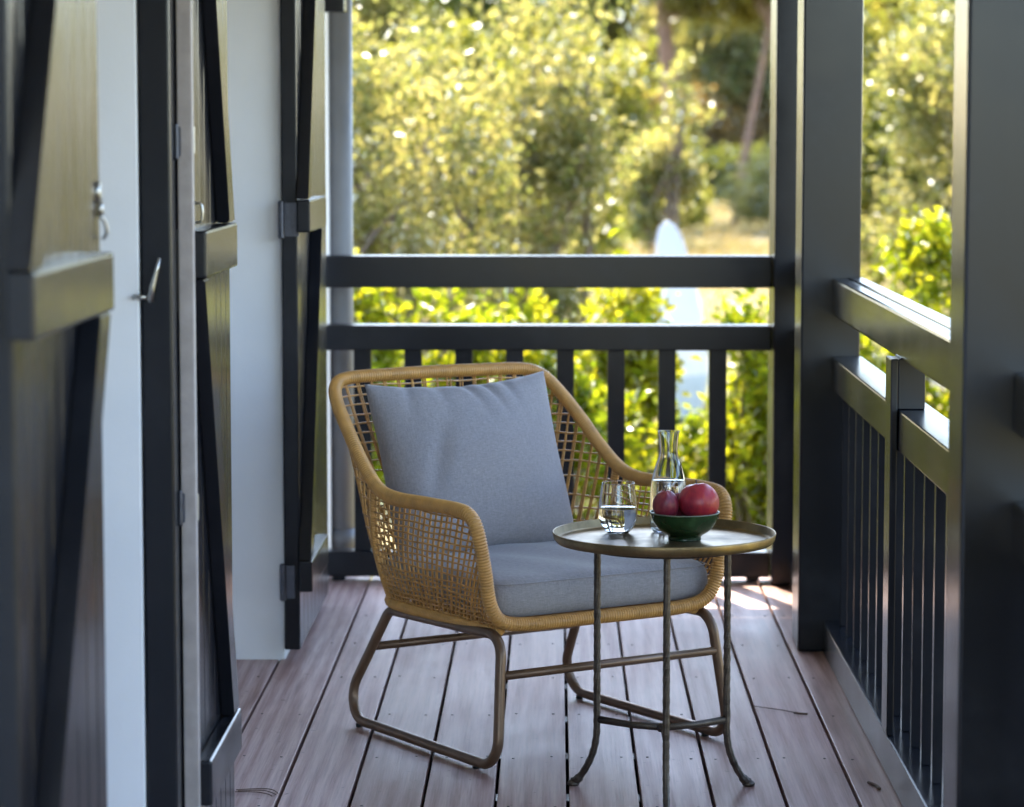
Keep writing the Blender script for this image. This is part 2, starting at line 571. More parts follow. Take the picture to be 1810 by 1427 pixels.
# ---- house wall with two door openings; the reveals face the camera
wall = tag(empty('house_wall', (-0.85, 0, 0)), 'white painted house wall behind the dark shutters', 'wall')
def wall_piece(y0, y1, z0, z1, x0=-1.02, x1=-0.70, nm='wall_panel'):
    return beam(nm, x0, x1, y0, y1, z0, z1, 'wall', wall, 0.004)
wall_piece(-0.9, 4.05, 0.004, 2.40)
wall_piece(4.742, 5.52, 0.004, 2.40)
wall_piece(7.222, 9.4, -0.62, 2.40)
wall_piece(4.05, 4.742, 2.15, 2.40, nm='lintel')
wall_piece(5.52, 7.222, 2.15, 2.40, nm='lintel')
for (a, b_) in ((4.05, 4.742), (5.52, 7.222)):
    d = beam('door', -1.02, -0.985, a + .002, b_ - .002, 0.004, 2.148, 'wall', wall, 0.003)
    nh = 1 if b_ - a < 1 else 2
    ww = (b_ - a - 0.1) / nh
    for i in range(nh):
        for z0 in (0.25, 0.88, 1.51):
            y0 = a + 0.05 + i * ww
            me = box_mesh(0.008, ww - 0.09, 0.55, 0.002, 'glass_dark') if 'glass_dark' in M else None
            if me is None:
                mm, n_, l_, b2 = new_mat('dark_window_glass')
                setp(b2, Base_Color=(0.02, 0.025, 0.03, 1), Roughness=0.05)
                M['glass_dark'] = mm
                me = box_mesh(0.008, ww - 0.09, 0.55, 0.002, 'glass_dark')
            link('pane', me, None, d, Vector((-0.98, y0 + ww / 2, z0 + 0.275)) - world_off(d))

tag(beam('under_wall_light_block', -1.02, -0.72, -0.9, 7.20, -0.68, -0.032, 'stone'), kind='structure')  # unseen block added to stop sun reaching under the deck below the wall
# ---- roof over the veranda (above the picture): ceiling, beams, eaves
tag(beam('ceiling', -1.05, 1.12, -0.9, 9.62, 2.42, 2.50, 'ceiling', None, 0.0), kind='structure')
tag(beam('roof_beam', 0.64, 0.79, -0.9, 9.0, 2.20, 2.415, 'paint_y'), kind='structure')
tag(beam('roof_beam', -0.69, 0.635, 8.51, 8.62, 2.20, 2.415, 'paint_x'), kind='structure')
tag(beam('fascia_board', -1.05, 1.12, 9.63, 9.66, 2.26, 2.52, 'paint_x'), kind='structure')

# ================================================================== POSTS AND RAILINGS
def post(label, x0, x1, y0, y1, z0=0.0, z1=2.198):
    o = beam('veranda_post', x0, x1, y0, y1, z0 + .001, z1, 'paint_z', None, 0.006)
    return tag(o, label, 'post', 'square posts along the veranda')
post('broad dark post between the side rail bays, at the deck edge behind the table', 0.636, 0.790, 7.345, 7.53)
post('near dark post cut off by the right edge of the picture', 0.636, 0.800, 4.413, 4.571)
post('slender dark corner post where the end railing stops', 0.650, 0.760, 8.44, 8.66)

RT, RB = 0.990, 0.894       # top rail
MT, MB_ = 0.781, 0.705      # middle rail
BT, BB = 0.092, 0.014       # bottom rail

end = tag(empty('end_railing', (0, 8.55, 0)), 'dark slatted railing closing the far end of the deck behind the chair', 'railing')
beam('top_rail', -0.698, 0.648, 8.50, 8.59, RB, RT, 'paint_x', end, 0.004)
beam('middle_rail', -0.698, 0.648, 8.50, 8.59, MB_, MT, 'paint_x', end, 0.004)
beam('bottom_rail', -0.698, 0.648, 8.51, 8.58, BB, BT, 'paint_x', end, 0.004)
for k in range(9):
    xc = -0.585 + 0.1535 * k - 0.0 
    if xc > 0.62: break
    beam('baluster', xc - 0.0265, xc + 0.0265, 8.52, 8.565, BT + .0005, MB_ - .0005, 'paint_z', end, 0.002)
for xx in (-0.66, -0.2, 0.3, 0.6):
    beam('foot_block', xx - 0.02, xx + 0.02, 8.52, 8.57, 0.0005, BB - .0003, 'paint_z', end, 0.001)

def side_bay(y0, y1, label, stile=None):
    b = tag(empty('side_railing', (0.75, (y0 + y1) / 2, 0)), label, 'railing', 'railing bays along the open side')
    beam('top_rail', 0.716, 0.756, y0, y1, RB - .008, RT - .008, 'paint_y', b, 0.007)
    beam('rail_cap', 0.758, 0.798, y0, y1, RB - .008, RT - .006, 'paint_y', b, 0.004)
    beam('middle_rail', 0.716, 0.796, y0, y1, MB_ - .012, MT - .002, 'paint_y', b, 0.004)
    beam('bottom_rail', 0.700, 0.800, y0, y1, 0.0012, 0.086, 'paint_y', b, 0.005)
    n = int((y1 - y0) / 0.155)
    s = (y1 - y0) / n
    for i in range(n):
        yc = y0 + (i + 0.5) * s
        beam('baluster', 0.738, 0.795, yc - 0.012, yc + 0.012, 0.0865, MB_ - .0125, 'paint_z', b, 0.001)
    if stile:
        beam('stile', 0.700, 0.7155, stile - .05, stile + 0.045, 0.0865, RB - .0085, 'paint_z', b, 0.003)
        beam('stile_block', 0.7158, 0.772, stile - .048, stile + 0.043, MT - .0015, RB - .0085, 'paint_z', b, 0.002)
    return b
side_bay(4.575, 7.342, 'side railing bay between the two large posts on the right', 5.95)
side_bay(1.6, 4.41, 'side railing stub cut off at the right edge, nearest the viewer')
side_bay(7.533, 8.438, 'short side railing bay hidden behind the broad post')

# ================================================================== SHUTTERS
def shutter(label, y0, y1, xb0, xb1, bat, flip, batten=True, edge=None, yb0=None, yb1=None, z0=0.03, nb=7, hinges=()):
    """ledged and braced board shutter, opened flat along the wall"""
    s = tag(empty('shutter', (xb0, y0, z0)), label, 'shutter', 'plank shutters folded back against the wall')
    zt = 2.22
    wd = (y1 - y0) / nb
    for i in range(nb):
        beam('board', xb0, xb1, y0 + i * wd + .0006, y0 + (i + 1) * wd - .0006, z0, zt, 'paint_z', s, 0.0045)
    if not batten:
        return s
    yb0 = yb0 if yb0 is not None else y0 + .02
    yb1 = yb1 if yb1 is not None else y1 - .1
    xo = xb1 + bat
    for (a, b_) in ((0.186, 0.266), (1.106, 1.188), (2.03, 2.11)):
        beam('batten', xb1 + .0004, xo, yb0, yb1, a, b_, 'paint_y', s, 0.005)
    th = bat * 0.85
    for (za, zb) in ((0.268, 1.104), (1.190, 2.028)):
        ya, yb_ = (yb0 + .045, yb1 - .045) if not flip else (yb1 - .045, yb0 + .045)
        dy, dz = yb_ - ya, zb - za
        L = math.hypot(dy, dz)
        ang = math.atan2(dy, dz)
        # ends cut level: build as a sheared prism
        hw = 0.04 / math.cos(ang)
        m = MB()
        X0, X1 = 0.0, th
        v = [(X, Y, Z) for X in (X0, X1) for (Y, Z) in ((ya - hw, za), (ya + hw, za), (yb_ + hw, zb), (yb_ - hw, zb))]
        m.add(v, [(3, 2, 1, 0), (4, 5, 6, 7), (0, 1, 5, 4), (1, 2, 6, 5), (2, 3, 7, 6), (3, 0, 4, 7)])
        me = m.mesh('brace', False)
        bm = bmesh.new(); bm.from_mesh(me)
        bmesh.ops.recalc_face_normals(bm, faces=bm.faces)
        bmesh.ops.bevel(bm, geom=bm.edges[:], offset=0.003, segments=2, affect='EDGES')
        bm.to_mesh(me); bm.free()
        link('brace', me, 'paint_z', s, Vector((xb1 + .0004, 0, 0)) - world_off(s))
    if edge:
        beam('edge_strip', edge[0], edge[1], y0 - 0.024, y0 - .0006, z0, zt, 'taupe', s, 0.003)
    return s

def hinge(par, x, y, z, h=0.10, wd=0.03, mat='hinge', name='hinge'):
    m = MB()
    m.box(x, x + wd, y - .004, y, z, z + h)
    kr = min(0.0085, wd * 0.45)
    m.lathe([(kr * .6, -0.006), (kr, -0.003), (kr, h + .003), (kr * .6, h + .006)], 14, x + wd * 0.15, y - .006, z)
    return m.build(name, mat, par, -world_off(par), smooth=False)

s1 = shutter('blurred dark board shutter nearest the viewer at the left edge', 3.40, 4.06, -0.698, -0.655, 0.036, False, yb0=3.35, yb1=3.955, nb=8)
s2a = shutter('dark inner shutter leaf carrying the hinges, between white reveal and pale-edged shutter', 4.742, 5.36, -0.698, -0.645, 0, False, batten=False, nb=6)
s2b = shutter('dark shutter with a pale bare wood edge, folded in the middle of the wall', 4.83, 5.43, -0.6425, -0.627, 0.030, True, edge=(-0.6425, -0.6165), yb0=4.834, yb1=5.30, nb=8)
s3 = shutter('dark shutter farthest from the viewer, hinged beside the downpipe', 7.19, 8.09, -0.698, -0.657, 0.036, False, yb0=7.155, yb1=7.66, nb=8)

hinge(s3, -0.705, 7.188, 1.095, 0.085, 0.052)
hinge(s3, -0.705, 7.188, 0.165, 0.085, 0.035)
hinge(s2a, -0.643, 4.80, 1.315, 0.05, 0.008)
hinge(s2a, -0.643, 4.80, 0.69, 0.05, 0.008)
hinge(s2b, -0.618, 4.832, 1.32, 0.045, 0.003, 'steel', 'catch_plate')
hinge(s2b, -0.618, 4.832, 0.69, 0.045, 0.003, 'steel', 'catch_plate')
# dark lock rail between the two middle leaves
beam('lock_block', -0.6445, -0.6430, 4.806, 4.829, 1.05, 1.19, 'paint_z', s2a, 0.0)

# finger pull on the pale-edged shutter
m = MB()
m.tube(catmull([(-.627, 4.90, 1.200), (-.615, 4.90, 1.202), (-.612, 4.90, 1.217), (-.615, 4.90, 1.232), (-.627, 4.90, 1.234)], 6), 0.0022, 8)
m.build('pull_handle', 'steel', s2b, -world_off(s2b))
# keeper and ring on the nearest shutter
m = MB()
m.box(-0.657, -0.650, 4.03, 4.045, 1.255, 1.285)
m.tube(catmull([(-.650, 4.03 + .0, 1.235), (-.645, 4.04, 1.228), (-.643, 4.045, 1.212), (-.649, 4.05, 1.203)], 6), 0.0026, 8)
m.lathe([(0.004, 0), (0.004, 0.022)], 12, -0.650, 4.036, 1.235)
m.build('keeper', 'steel', s1, -world_off(s1))
# hold-back lever on the wall corner
lv = tag(empty('shutter_catch', (-0.70, 4.735, 1.08)), 'steel shutter catch with upright lever on the white wall corner', 'catch')
m = MB()
m.tube([(-.01, 0, 0), (0.018, 0, 0)], 0.0045, 12)
m.build('spindle', 'steel', lv)
m = MB()
m.lathe([(0.0, -.004), (0.009, -.004), (0.010, 0), (0.009, .004), (0.0, .005)], 18)
o = m.build('knob', 'steel', lv, (0.020, 0, 0)); o.rotation_euler = (0, R(90), 0)
m = MB()
m.tube([(0.020, -.004, -0.006), (0.024, -.006, 0.018), (0.031, -.006, 0.045), (0.036, -.006, 0.066)], [0.0055, 0.005, 0.0035, 0.0024], 10)
m.build('lever', 'steel', lv)

# ---- downpipe and the dark bracket above it
dp = tag(empty('downpipe', (-0.672, 8.80, -0.6)), 'grey zinc downpipe behind the left end of the railing', 'pipe')
m = MB(); m.lathe([(0.041, 0), (0.041, 2.85)], 32); m.build('pipe', 'zinc', dp)
m = MB(); m.lathe([(0.041, 0.0), (0.047, 0.001), (0.047, 0.06), (0.041, 0.062)], 32); m.build('collar', 'zinc', dp, (0, 0, 0.66))
m = MB(); m.lathe([(0.041, 0.0), (0.0445, 0.001), (0.0445, 0.025), (0.041, 0.026)], 32); m.build('clamp', 'zinc', dp, (0, 0, 1.55))
m = MB(); m.box(-0.028, -0.005, -0.006, 0.006, 0.006, 0.02); m.build('clamp_arm', 'steel', dp, (-0.035, 0, 1.55), smooth=False)
tag(beam('roof_bracket', -0.697, -0.622, 8.36, 8.46, 1.712, 2.41, 'paint_z', None, 0.004), 'dark bracket end hanging in front of the top of the downpipe', 'bracket')

# ================================================================== ARMCHAIR
TH = R(33.5)
# local x = sitter's width, local -y = forward
ch = tag(empty('armchair', (-0.06, 6.348, 0), TH), 'honey wicker armchair with rounded arms on a bronze sled base', 'armchair')
def lp(u, v, z):
    return (u, -v, z)

# sled frames
def round_loop(pts, rad, n=9):
    """closed polyline with every corner rounded to its own radius"""
    P = [np.array(p, float) for p in pts]
    out = []
    for i, p in enumerate(P):
        a, b_ = P[i - 1] - p, P[(i + 1) % len(P)] - p
        a /= np.linalg.norm(a); b_ /= np.linalg.norm(b_)
        ang = math.acos(float(a @ b_))
        d = rad[i] / math.tan(ang / 2)
        bis = (a + b_) / np.linalg.norm(a + b_)
        c = p + bis * rad[i] / math.sin(ang / 2)
        s0, s1 = p + a * d - c, p + b_ * d - c
        w = math.acos(max(-1, min(1, float(s0 @ s1) / rad[i] ** 2)))
        for k in range(n + 1):
            t = k / n
            out.append(c + (math.sin((1 - t) * w) * s0 + math.sin(t * w) * s1) / math.sin(w))
    return np.array(out)
def sled(sgn):
    pts = [(.268, -.168, .279), (.276, .318, .292), (.306, .350, .0155), (.304, -.335, .0155)]
    P = round_loop([lp(sgn * a, b_, c) for a, b_, c in pts], (0.035, 0.05, 0.055, 0.06))
    m = MB(); m.tube(resample(P, 0.007, True), 0.0115, 14, True)
    return m
for sg in (-1, 1):
    sled(sg).build('sled_frame', 'bronze', ch)
for (v, z, uu) in ((-.2265, .187, .279), (.3285, .208, .2855)):
    m = MB(); m.tube([lp(-uu, v, z), lp(uu, v, z)], 0.0095, 14)
    m.build('cross_bar', 'bronze', ch)
for sg in (-1, 1):
    for v in (-.245, .262):
        m = MB(); m.lathe([(0.0085, 0.0), (0.0085, 0.008)], 12)
        m.build('rubber_foot', 'rubber', ch, lp(sg * .304, v, 0.0005))

# wicker-wrapped rim: one closed loop, each wrap of the cane a ridge
half = [(0, .300, .307), (.12, .300, .307), (.21, .301, .309), (.268, .303, .322), (.297, .306, .362), (.312, .308, .44), (.326, .304, .515), (.331, .282, .548), (.333, .235, .5575),
        (.333, .10, .556), (.333, -.03, .554), (.331, -.11, .568), (.327, -.19, .615), (.321, -.27, .678), (.311, -.345, .735), (.292, -.388, .771), (.25, -.408, .788), (.13, -.413, .791), (0, -.414, .792)]
def lefty(a, b_):
    return -a + 0.010 * min(max((-b_ - 0.1) / 0.25, 0), 1)
rim_c = [lp(*p) for p in half] + [lp(lefty(a, b_), b_, c) for a, b_, c in half[-2:0:-1]]
rim = catmull(rim_c, 10, True)
def wrapped(P, r, pitch, n=12, closed=True):
    Q = resample(P, pitch / 4, closed)
    k = np.arange(len(Q)) % 4
    rr = r * np.choose(k, [0.84, 0.985, 1.03, 0.985])
    m = MB(); m.tube(Q, rr, n, closed)
    return m
wrapped(rim, 0.0155, 0.0064, 12).build('wrapped_rim', 'rattan', ch)

# lower edge of the shell
lowh = [(.255, .285, .300), (.268, .20, .298), (.272, .05, .297), (.272, -.09, .296), (.262, -.165, .296), (.225, -.222, .297), (.13, -.245, .298), (0, -.25, .298)]
low_side = [lp(*p) for p in lowh] + [lp(-a, b_, c) for a, b_, c in lowh[-2::-1]]
low = catmull(low_side, 10)
wrapped(low, 0.014, 0.0062, 10, False).build('lower_edge', 'rattan', ch)

# the woven shell between the lower edge and the rim
right_rim = catmull([lp(*p) for p in half[3:]], 14)
left_rim = right_rim[::-1] * np.array([-1, 1, 1])
left_rim[:, 0] += 0.010 * np.clip((left_rim[:, 1] - 0.1) / 0.25, 0, 1)
full_rim = np.vstack([right_rim, left_rim[1:]])
def arclen(P):
    return np.r_[0, np.cumsum(np.linalg.norm(np.diff(P, axis=0), axis=1))]
def at_s(P, d, s):
    return np.array([np.interp(s * d[-1], d, P[:, i]) for i in range(3)])
dr, dl = arclen(full_rim), arclen(low)
# match: front corner, rear corner (arm end), middle
i_arm = int(np.argmin(np.abs(full_rim[:len(right_rim), 1] - 0.125) + 10 * (full_rim[:len(right_rim), 2] < 0.55)))
s_arm = dr[i_arm] / dr[-1]
j_arm = int(np.argmin(np.linalg.norm(low[:len(low) // 2] - np.array(lp(.262, -.165, .296)), axis=1)))
l_arm = dl[j_arm] / dl[-1]
def shell(s, z=None, t=None):
    sr = s
    sl = np.interp(s, [0, s_arm, 0.5, 1 - s_arm, 1], [0, l_arm, 0.5, 1 - l_arm, 1])
    A, B = at_s(low, dl, sl), at_s(full_rim, dr, sr)
    if t is None:
        t = (z - A[2]) / (B[2] - A[2])
        if t < 0.0 or t > 1.0:
            return None
    p = A * (1 - t) + B * t
    out = np.array([p[0], p[1] * 1.0 + 0.02, 0]); out /= np.linalg.norm(out) + 1e-9
    return p + out * 0.018 * math.sin(math.pi * t)
wv = MB()
SS = np.linspace(0.004, 0.996, 200)
# uprights: close on the sides, wider (in pairs) on the back
ups = list(np.linspace(0.008, s_arm, 29)) + list(np.linspace(1 - s_arm, 0.992, 29))
nback = 34
for i in range(1, nback):
    c = s_arm + (1 - 2 * s_arm) * i / nback
    ups += [c - 0.0011, c + 0.0011]
for s in ups:
    P = []
    back = s_arm < s < 1 - s_arm
    lean = 0.0 if back else 0.012
    jit = random.uniform(-.0012, .0012)
    for t in np.linspace(0, 1, 10):
        s2 = s + jit * math.sin(t * 5) + (lean * (t - 0.5) if s < 0.5 else -lean * (t - 0.5))
        P.append(shell(min(max(s2, 0.001), 0.999), t=t))
    wv.tube(P, 0.0029 * random.uniform(.85, 1.15), 5, flat=0.75)
# level strands
for z in list(np.r_[np.arange(0.312, 0.400, 0.0112), np.arange(0.408, 0.565, 0.0145)]) + list(np.arange(0.575, 0.79, 0.0215)):
    ph = random.uniform(0, 6)
    run = []
    zi = int(round(z / 0.0152))
    for i, s in enumerate(SS):
        back = s_arm < s < 1 - s_arm
        zz = z + 0.0012 * math.sin(i * 0.5 + ph)
        # on the back only every other low strand goes round
        p = shell(s, z=zz)
        if back and z < 0.565 and zi % 2 == 0:
            p = None
        if p is not None:
            run.append(p + np.array([0, 0, 0]))
        if p is None or i == len(SS) - 1:
            if len(run) > 2:
                wv.tube(run, 0.0030 * random.uniform(.9, 1.12), 5, flat=0.75)
            run = []
tag(wv.build('woven_shell', 'rattan_strand', ch), kind='stuff')
# rear corner canes
for sg in (0, 1):
    s = s_arm if sg == 0 else 1 - s_arm
    P = [shell(s, t=t) for t in np.linspace(0, 1, 12)]
    wrapped(np.array(P), 0.0095, 0.006, 9, False).build('corner_cane', 'rattan', ch)
# webbing under the seat cushion
sw = MB()
for u in np.linspace(-.25, .25, 25):
    vr = -.24 if abs(u) < .2 else -.19
    sw.tube([lp(u, vr, .299), lp(u, .05, .294), lp(u, .292, .308)], 0.0024, 5)
for v in np.linspace(-.2, .27, 19):
    uu = .262 if v > -.14 else .22
    sw.tube([lp(-uu, v, .300), lp(0, v, .297), lp(uu, v, .300)], 0.0024, 5)
tag(sw.build('seat_webbing', 'rattan_strand', ch), kind='stuff')

# ---- cushions
def ch_world(u, v, z):
    c, s = math.cos(TH), math.sin(TH)
    x, y = u, -v
    return Vector((-0.06 + c * x - s * y, 6.348 + s * x + c * y, z))

def grid_cushion(nu, nv, fun):
    """closed cushion from two sheets; fun(a,b,side) -> point"""
    V, Fs = [], []
    for side in (1, -1):
        for j in range(nv + 1):
            for i in range(nu + 1):
                V.append(fun(-1 + 2 * i / nu, -1 + 2 * j / nv, side))
    o = (nu + 1) * (nv + 1)
    for j in range(nv):
        for i in range(nu):
            a = j * (nu + 1) + i
            Fs.append((a, a + 1, a + nu + 2, a + nu + 1))
            Fs.append((o + a, o + a + nu + 1, o + a + nu + 2, o + a + 1))
    me = mesh_np('cushion', V, Fs, True)
    bm = bmesh.new(); bm.from_mesh(me)
    bmesh.ops.remove_doubles(bm, verts=bm.verts, dist=1e-5)
    bmesh.ops.recalc_face_normals(bm, faces=bm.faces)
    bm.to_mesh(me); bm.free()
    me.polygons.foreach_set('use_smooth', [True] * len(me.polygons))
    return me

def back_fun(a, b, side):
    hw, hh, ht = 0.247, 0.222, 0.098
    # knife-edge pillow: edges pulled in between pointed corners
    x = a * hw * (1 - 0.055 * (1 - a * a) * 0 - 0.075 * (1 - b * b) * abs(a) ** 3)
    y = b * hh * (1 - 0.105 * (1 - a * a) * abs(b) ** 3)
    e = (1 - abs(a) ** 2.6) * (1 - abs(b) ** 2.6)
    t = ht * max(e, 0) ** 0.5
    # settles towards the bottom
    t *= 1.0 + 0.16 * (-b) * (1 - abs(b))
    # tuck folds running down from the upper edge
    if b > 0.3:
        f = (b - 0.3) / 0.7
        for c0, wd, amp, sl in ((-0.02, 0.05, 0.016, 0.16), (0.20, 0.045, 0.018, 0.14), (0.42, 0.05, 0.012, 0.10), (-0.62, 0.07, 0.012, -0.2), (-0.34, 0.06, 0.008, 0.06)):
            q = (a - c0 - sl * (1 - b)) / wd
            t -= amp * f * f * math.exp(-q * q) * (e > 0.02)
    # long soft dents
    t += 0.006 * e * math.sin(3.1 * a + 1.9 * b + 0.6) + 0.004 * e * math.sin(5.3 * b - 2.2 * a)
    q = (a + 0.62 - 0.35 * (b + 0.1)) / 0.10
    t -= 0.016 * e * math.exp(-q * q) * math.exp(-((b - 0.05) / 0.35) ** 2)
    return (x, side * t, y)
bc = link('back_cushion', grid_cushion(84, 76, back_fun), 'fabric')
tag(bc, 'square grey blue cushion leaning against the wicker chair back', 'cushion')
bc.location = ch_world(-0.010, -.222, .578)
bc.rotation_euler = (Matrix.Rotation(TH, 3, 'Z') @ Matrix.Rotation(R(-19), 3, 'X') @ Matrix.Rotation(R(-1.0), 3, 'Y')).to_euler()

def seat_fun(a, b, side):
    hw, hd, ht = 0.286, 0.248, 0.044
    a, b = math.sin(math.pi / 2 * a), math.sin(math.pi / 2 * b)   # more rows near the edges
    r = max(abs(a), abs(b))
    x, y = a * hw, b * hd
    ex = 14.0                                                     # rounded plan corners
    k = (abs(a) ** ex + abs(b) ** ex) ** (1 / ex) if r > 0 else 1
    if r > 0:
        x, y = x * r / k, y * r / k
    e = max(1 - r ** 22, 0) ** 0.36
    bulge = 1 + 0.016 * math.sqrt(max(0, 1 - e))                  # side walls belly out a little
    z = ht * e
    if side > 0:
        z += 0.012 * (1 - a * a) * (1 - b * b)
        z += 0.0030 * math.sin(4 * a + 1) * math.sin(3.2 * b) * e
        z += 0.0022 * math.sin(9 * a + 4 * b) * (1 - a * a) * e
    return (x * bulge, y * bulge, side * z)
sc_ = link('seat_cushion', grid_cushion(80, 72, seat_fun), 'fabric')
tag(sc_, 'thick grey blue seat cushion in the wicker armchair', 'cushion')
sc_.location = ch_world(0.022, .035, .359)
sc_.rotation_euler = (0, 0, TH)
# piping round the upper and lower seams of the seat cushion
for zz in (0.034,):
    P = []
    for i in range(120):
        t = 2 * math.pi * i / 120
        c, s = math.cos(t), math.sin(t)
        k = (abs(c) ** 12 + abs(s) ** 12) ** (1 / 12)
        P.append((0.2875 * c / k, 0.2492 * s / k, zz))
    m = MB(); m.tube(P, 0.0015, 6, True)
    m.build('piping', 'fabric', sc_)

# ================================================================== SIDE TABLE
TX, TY, TZ = 0.2205, 5.70, 0.532
tb = tag(empty('side_table', (TX, TY, 0)), 'small round brass tray table on three dark forged legs', 'table')
m = MB()
RR = 0.2255
m.lathe([(0.0, TZ - 0.004), (RR - 0.012, TZ - 0.004), (RR - 0.006, TZ - 0.003), (RR - 0.001, TZ + 0.004), (RR + 0.0015, TZ + 0.0155), (RR + 0.0005, TZ + 0.018), (RR - 0.0012, TZ + 0.0165),
         (RR - 0.004, TZ + 0.004), (RR - 0.008, TZ + 0.0005), (RR - 0.014, TZ), (RR * 0.5, TZ), (0.0, TZ)], 96)
m.build('tray_top', 'brass', tb, weld=True)
m = MB()
ring = [(0.160 * math.cos(t), 0.160 * math.sin(t), TZ - 0.010) for t in np.linspace(0, 2 * math.pi, 72, endpoint=False)]
m.tube(ring, 0.0055, 8, True); m.build('support_ring', 'iron', tb)
LR = 0.155
for a in (-90, 30, 150):
    ca, sa = math.cos(R(a)), math.sin(R(a))
    prof = [(LR, TZ - .006), (LR, .42), (LR, .30), (LR, .20), (LR, .145), (LR + .002, .105), (LR + .012, .068), (LR + .030, .034), (LR + .047, .013), (LR + .057, .008)]
    P = resample(catmull([(r * ca, r * sa, z) for r, z in prof], 12), 0.006)
    # square bar, hand twisted between the top and the stretcher
    m = MB()
    V, Fs = [], []
    T = np.gradient(P, axis=0); T /= np.linalg.norm(T, axis=1)[:, None]
    tang = np.array([-sa, ca, 0])
    for i, p in enumerate(P):
        z = p[2]
        tw = 0.0
        if z > 0.17:
            q = min(max((0.44 - z) / 0.24, 0), 1)
            tw = q * q * (3 - 2 * q) * 2 * math.pi
        n1 = tang
        n2 = np.cross(T[i], n1)
        hw = 0.0068 + 0.0004 * math.sin(i * 1.7) + (0.0018 if z < 0.02 else 0)
        for k in range(8):
            t = math.pi / 4 * k + tw + math.pi / 8
            r8 = hw * (1.12 if k % 2 == 0 else 1.12) 
            sq = 1.0 / max(abs(math.cos(math.pi / 4 * k + math.pi / 8)), abs(math.sin(math.pi / 4 * k + math.pi / 8)))
            V.append(p + hw * sq * (math.cos(t) * n1 + math.sin(t) * n2))
    nn = len(P)
    for i in range(nn - 1):
        for k in range(8):
            k2 = (k + 1) % 8
            Fs.append((i * 8 + k, i * 8 + k2, (i + 1) * 8 + k2, (i + 1) * 8 + k))
    Fs.append(tuple(range(8))[::-1]); Fs.append(tuple((nn - 1) * 8 + k for k in range(8)))
    m.add(V, Fs)
    leg = m.build('leg', 'iron', tb, smooth=False)
    m = MB(); m.lathe([(0.0, 0.0004), (0.012, 0.0006), (0.0135, 0.005), (0.010, 0.011), (0.0, 0.013)], 16)
    m.build('foot', 'iron', leg, ((LR + .056) * ca, (LR + .056) * sa, 0), weld=True)
    m = MB()
    m.tube([(0, 0, .1455), (0.08 * ca, 0.08 * sa, .143), ((LR - .004) * ca, (LR - .004) * sa, .146)], [0.0062, 0.0055, 0.0062], 8, flat=1.3)
    m.build('stretcher', 'iron', tb)
m = MB(); m.lathe([(0.0, .136), (0.010, .137), (0.012, .145), (0.010, .153), (0.0, .154)], 16); m.build('stretcher_boss', 'iron', tb, weld=True)

# ---- things on the tray
def vessel(name, label, cat, loc, outer, inner, water_z, n=56):
    """blown glass: outer and inner skins joined at the rim; water reaches a hair into the glass"""
    r = tag(empty(name, loc), label, cat)
    o2 = catmull([(a, 0, b_) for a, b_ in outer], 8)
    i2 = catmull([(a, 0, b_) for a, b_ in inner], 8)
    m = MB()
    m.lathe([(max(p[0], 0), p[2]) for p in o2] + [(max(p[0], 0), p[2]) for p in i2[::-1]], n)
    m.build('glass_body', 'glass', r, weld=True)
    wp = [(max(p[0] + 0.0003, 0), p[2] - (0.0003 if k == 0 else 0)) for k, p in enumerate(i2) if p[2] < water_z]
    zr = np.interp(water_z, i2[:, 2], i2[:, 0])
    wp[0] = (0.0, wp[0][1])
    wp += [(zr + 0.0003, water_z + 0.0008), (zr - 0.0015, water_z), (0.0, water_z)]
    m = MB(); m.lathe(wp, n); m.build('water', 'water', r, weld=True)
    return r
GZ = TZ + 0.0006
gl_o = [(0.0, 0.0), (0.019, 0.0), (0.0245, 0.003), (0.033, 0.014), (0.0388, 0.030), (0.0400, 0.044), (0.0390, 0.064), (0.0362, 0.086), (0.0338, 0.1045)]
gl_i = [(0.0, 0.006), (0.018, 0.0065), (0.0235, 0.0085), (0.0315, 0.017), (0.0370, 0.031), (0.0383, 0.044), (0.0374, 0.064), (0.0348, 0.086), (0.0326, 0.1045)]
vessel('drinking_glass', 'stemless glass half full of water on the left of the tray', 'glass', (0.129, 5.800, GZ), gl_o, gl_i, 0.053)
ca_o = [(0.0, 0.0), (0.026, 0.0), (0.034, 0.004), (0.0375, 0.014), (0.0385, 0.045), (0.0378, 0.085), (0.0345, 0.112), (0.0275, 0.138), (0.0215, 0.155), (0.0190, 0.166), (0.0188, 0.176), (0.0203, 0.196), (0.0226, 0.2105)]
ca_i = [(0.0, 0.007), (0.025, 0.007), (0.0315, 0.010), (0.0348, 0.018), (0.0360, 0.045), (0.0355, 0.085), (0.0322, 0.111), (0.0254, 0.1365), (0.0196, 0.1535), (0.0172, 0.166), (0.0170, 0.176), (0.0186, 0.196), (0.0210, 0.2105)]
vessel('carafe', 'clear glass carafe half full of water behind the fruit bowl', 'carafe', (0.2335, 5.812, GZ), ca_o, ca_i, 0.108)

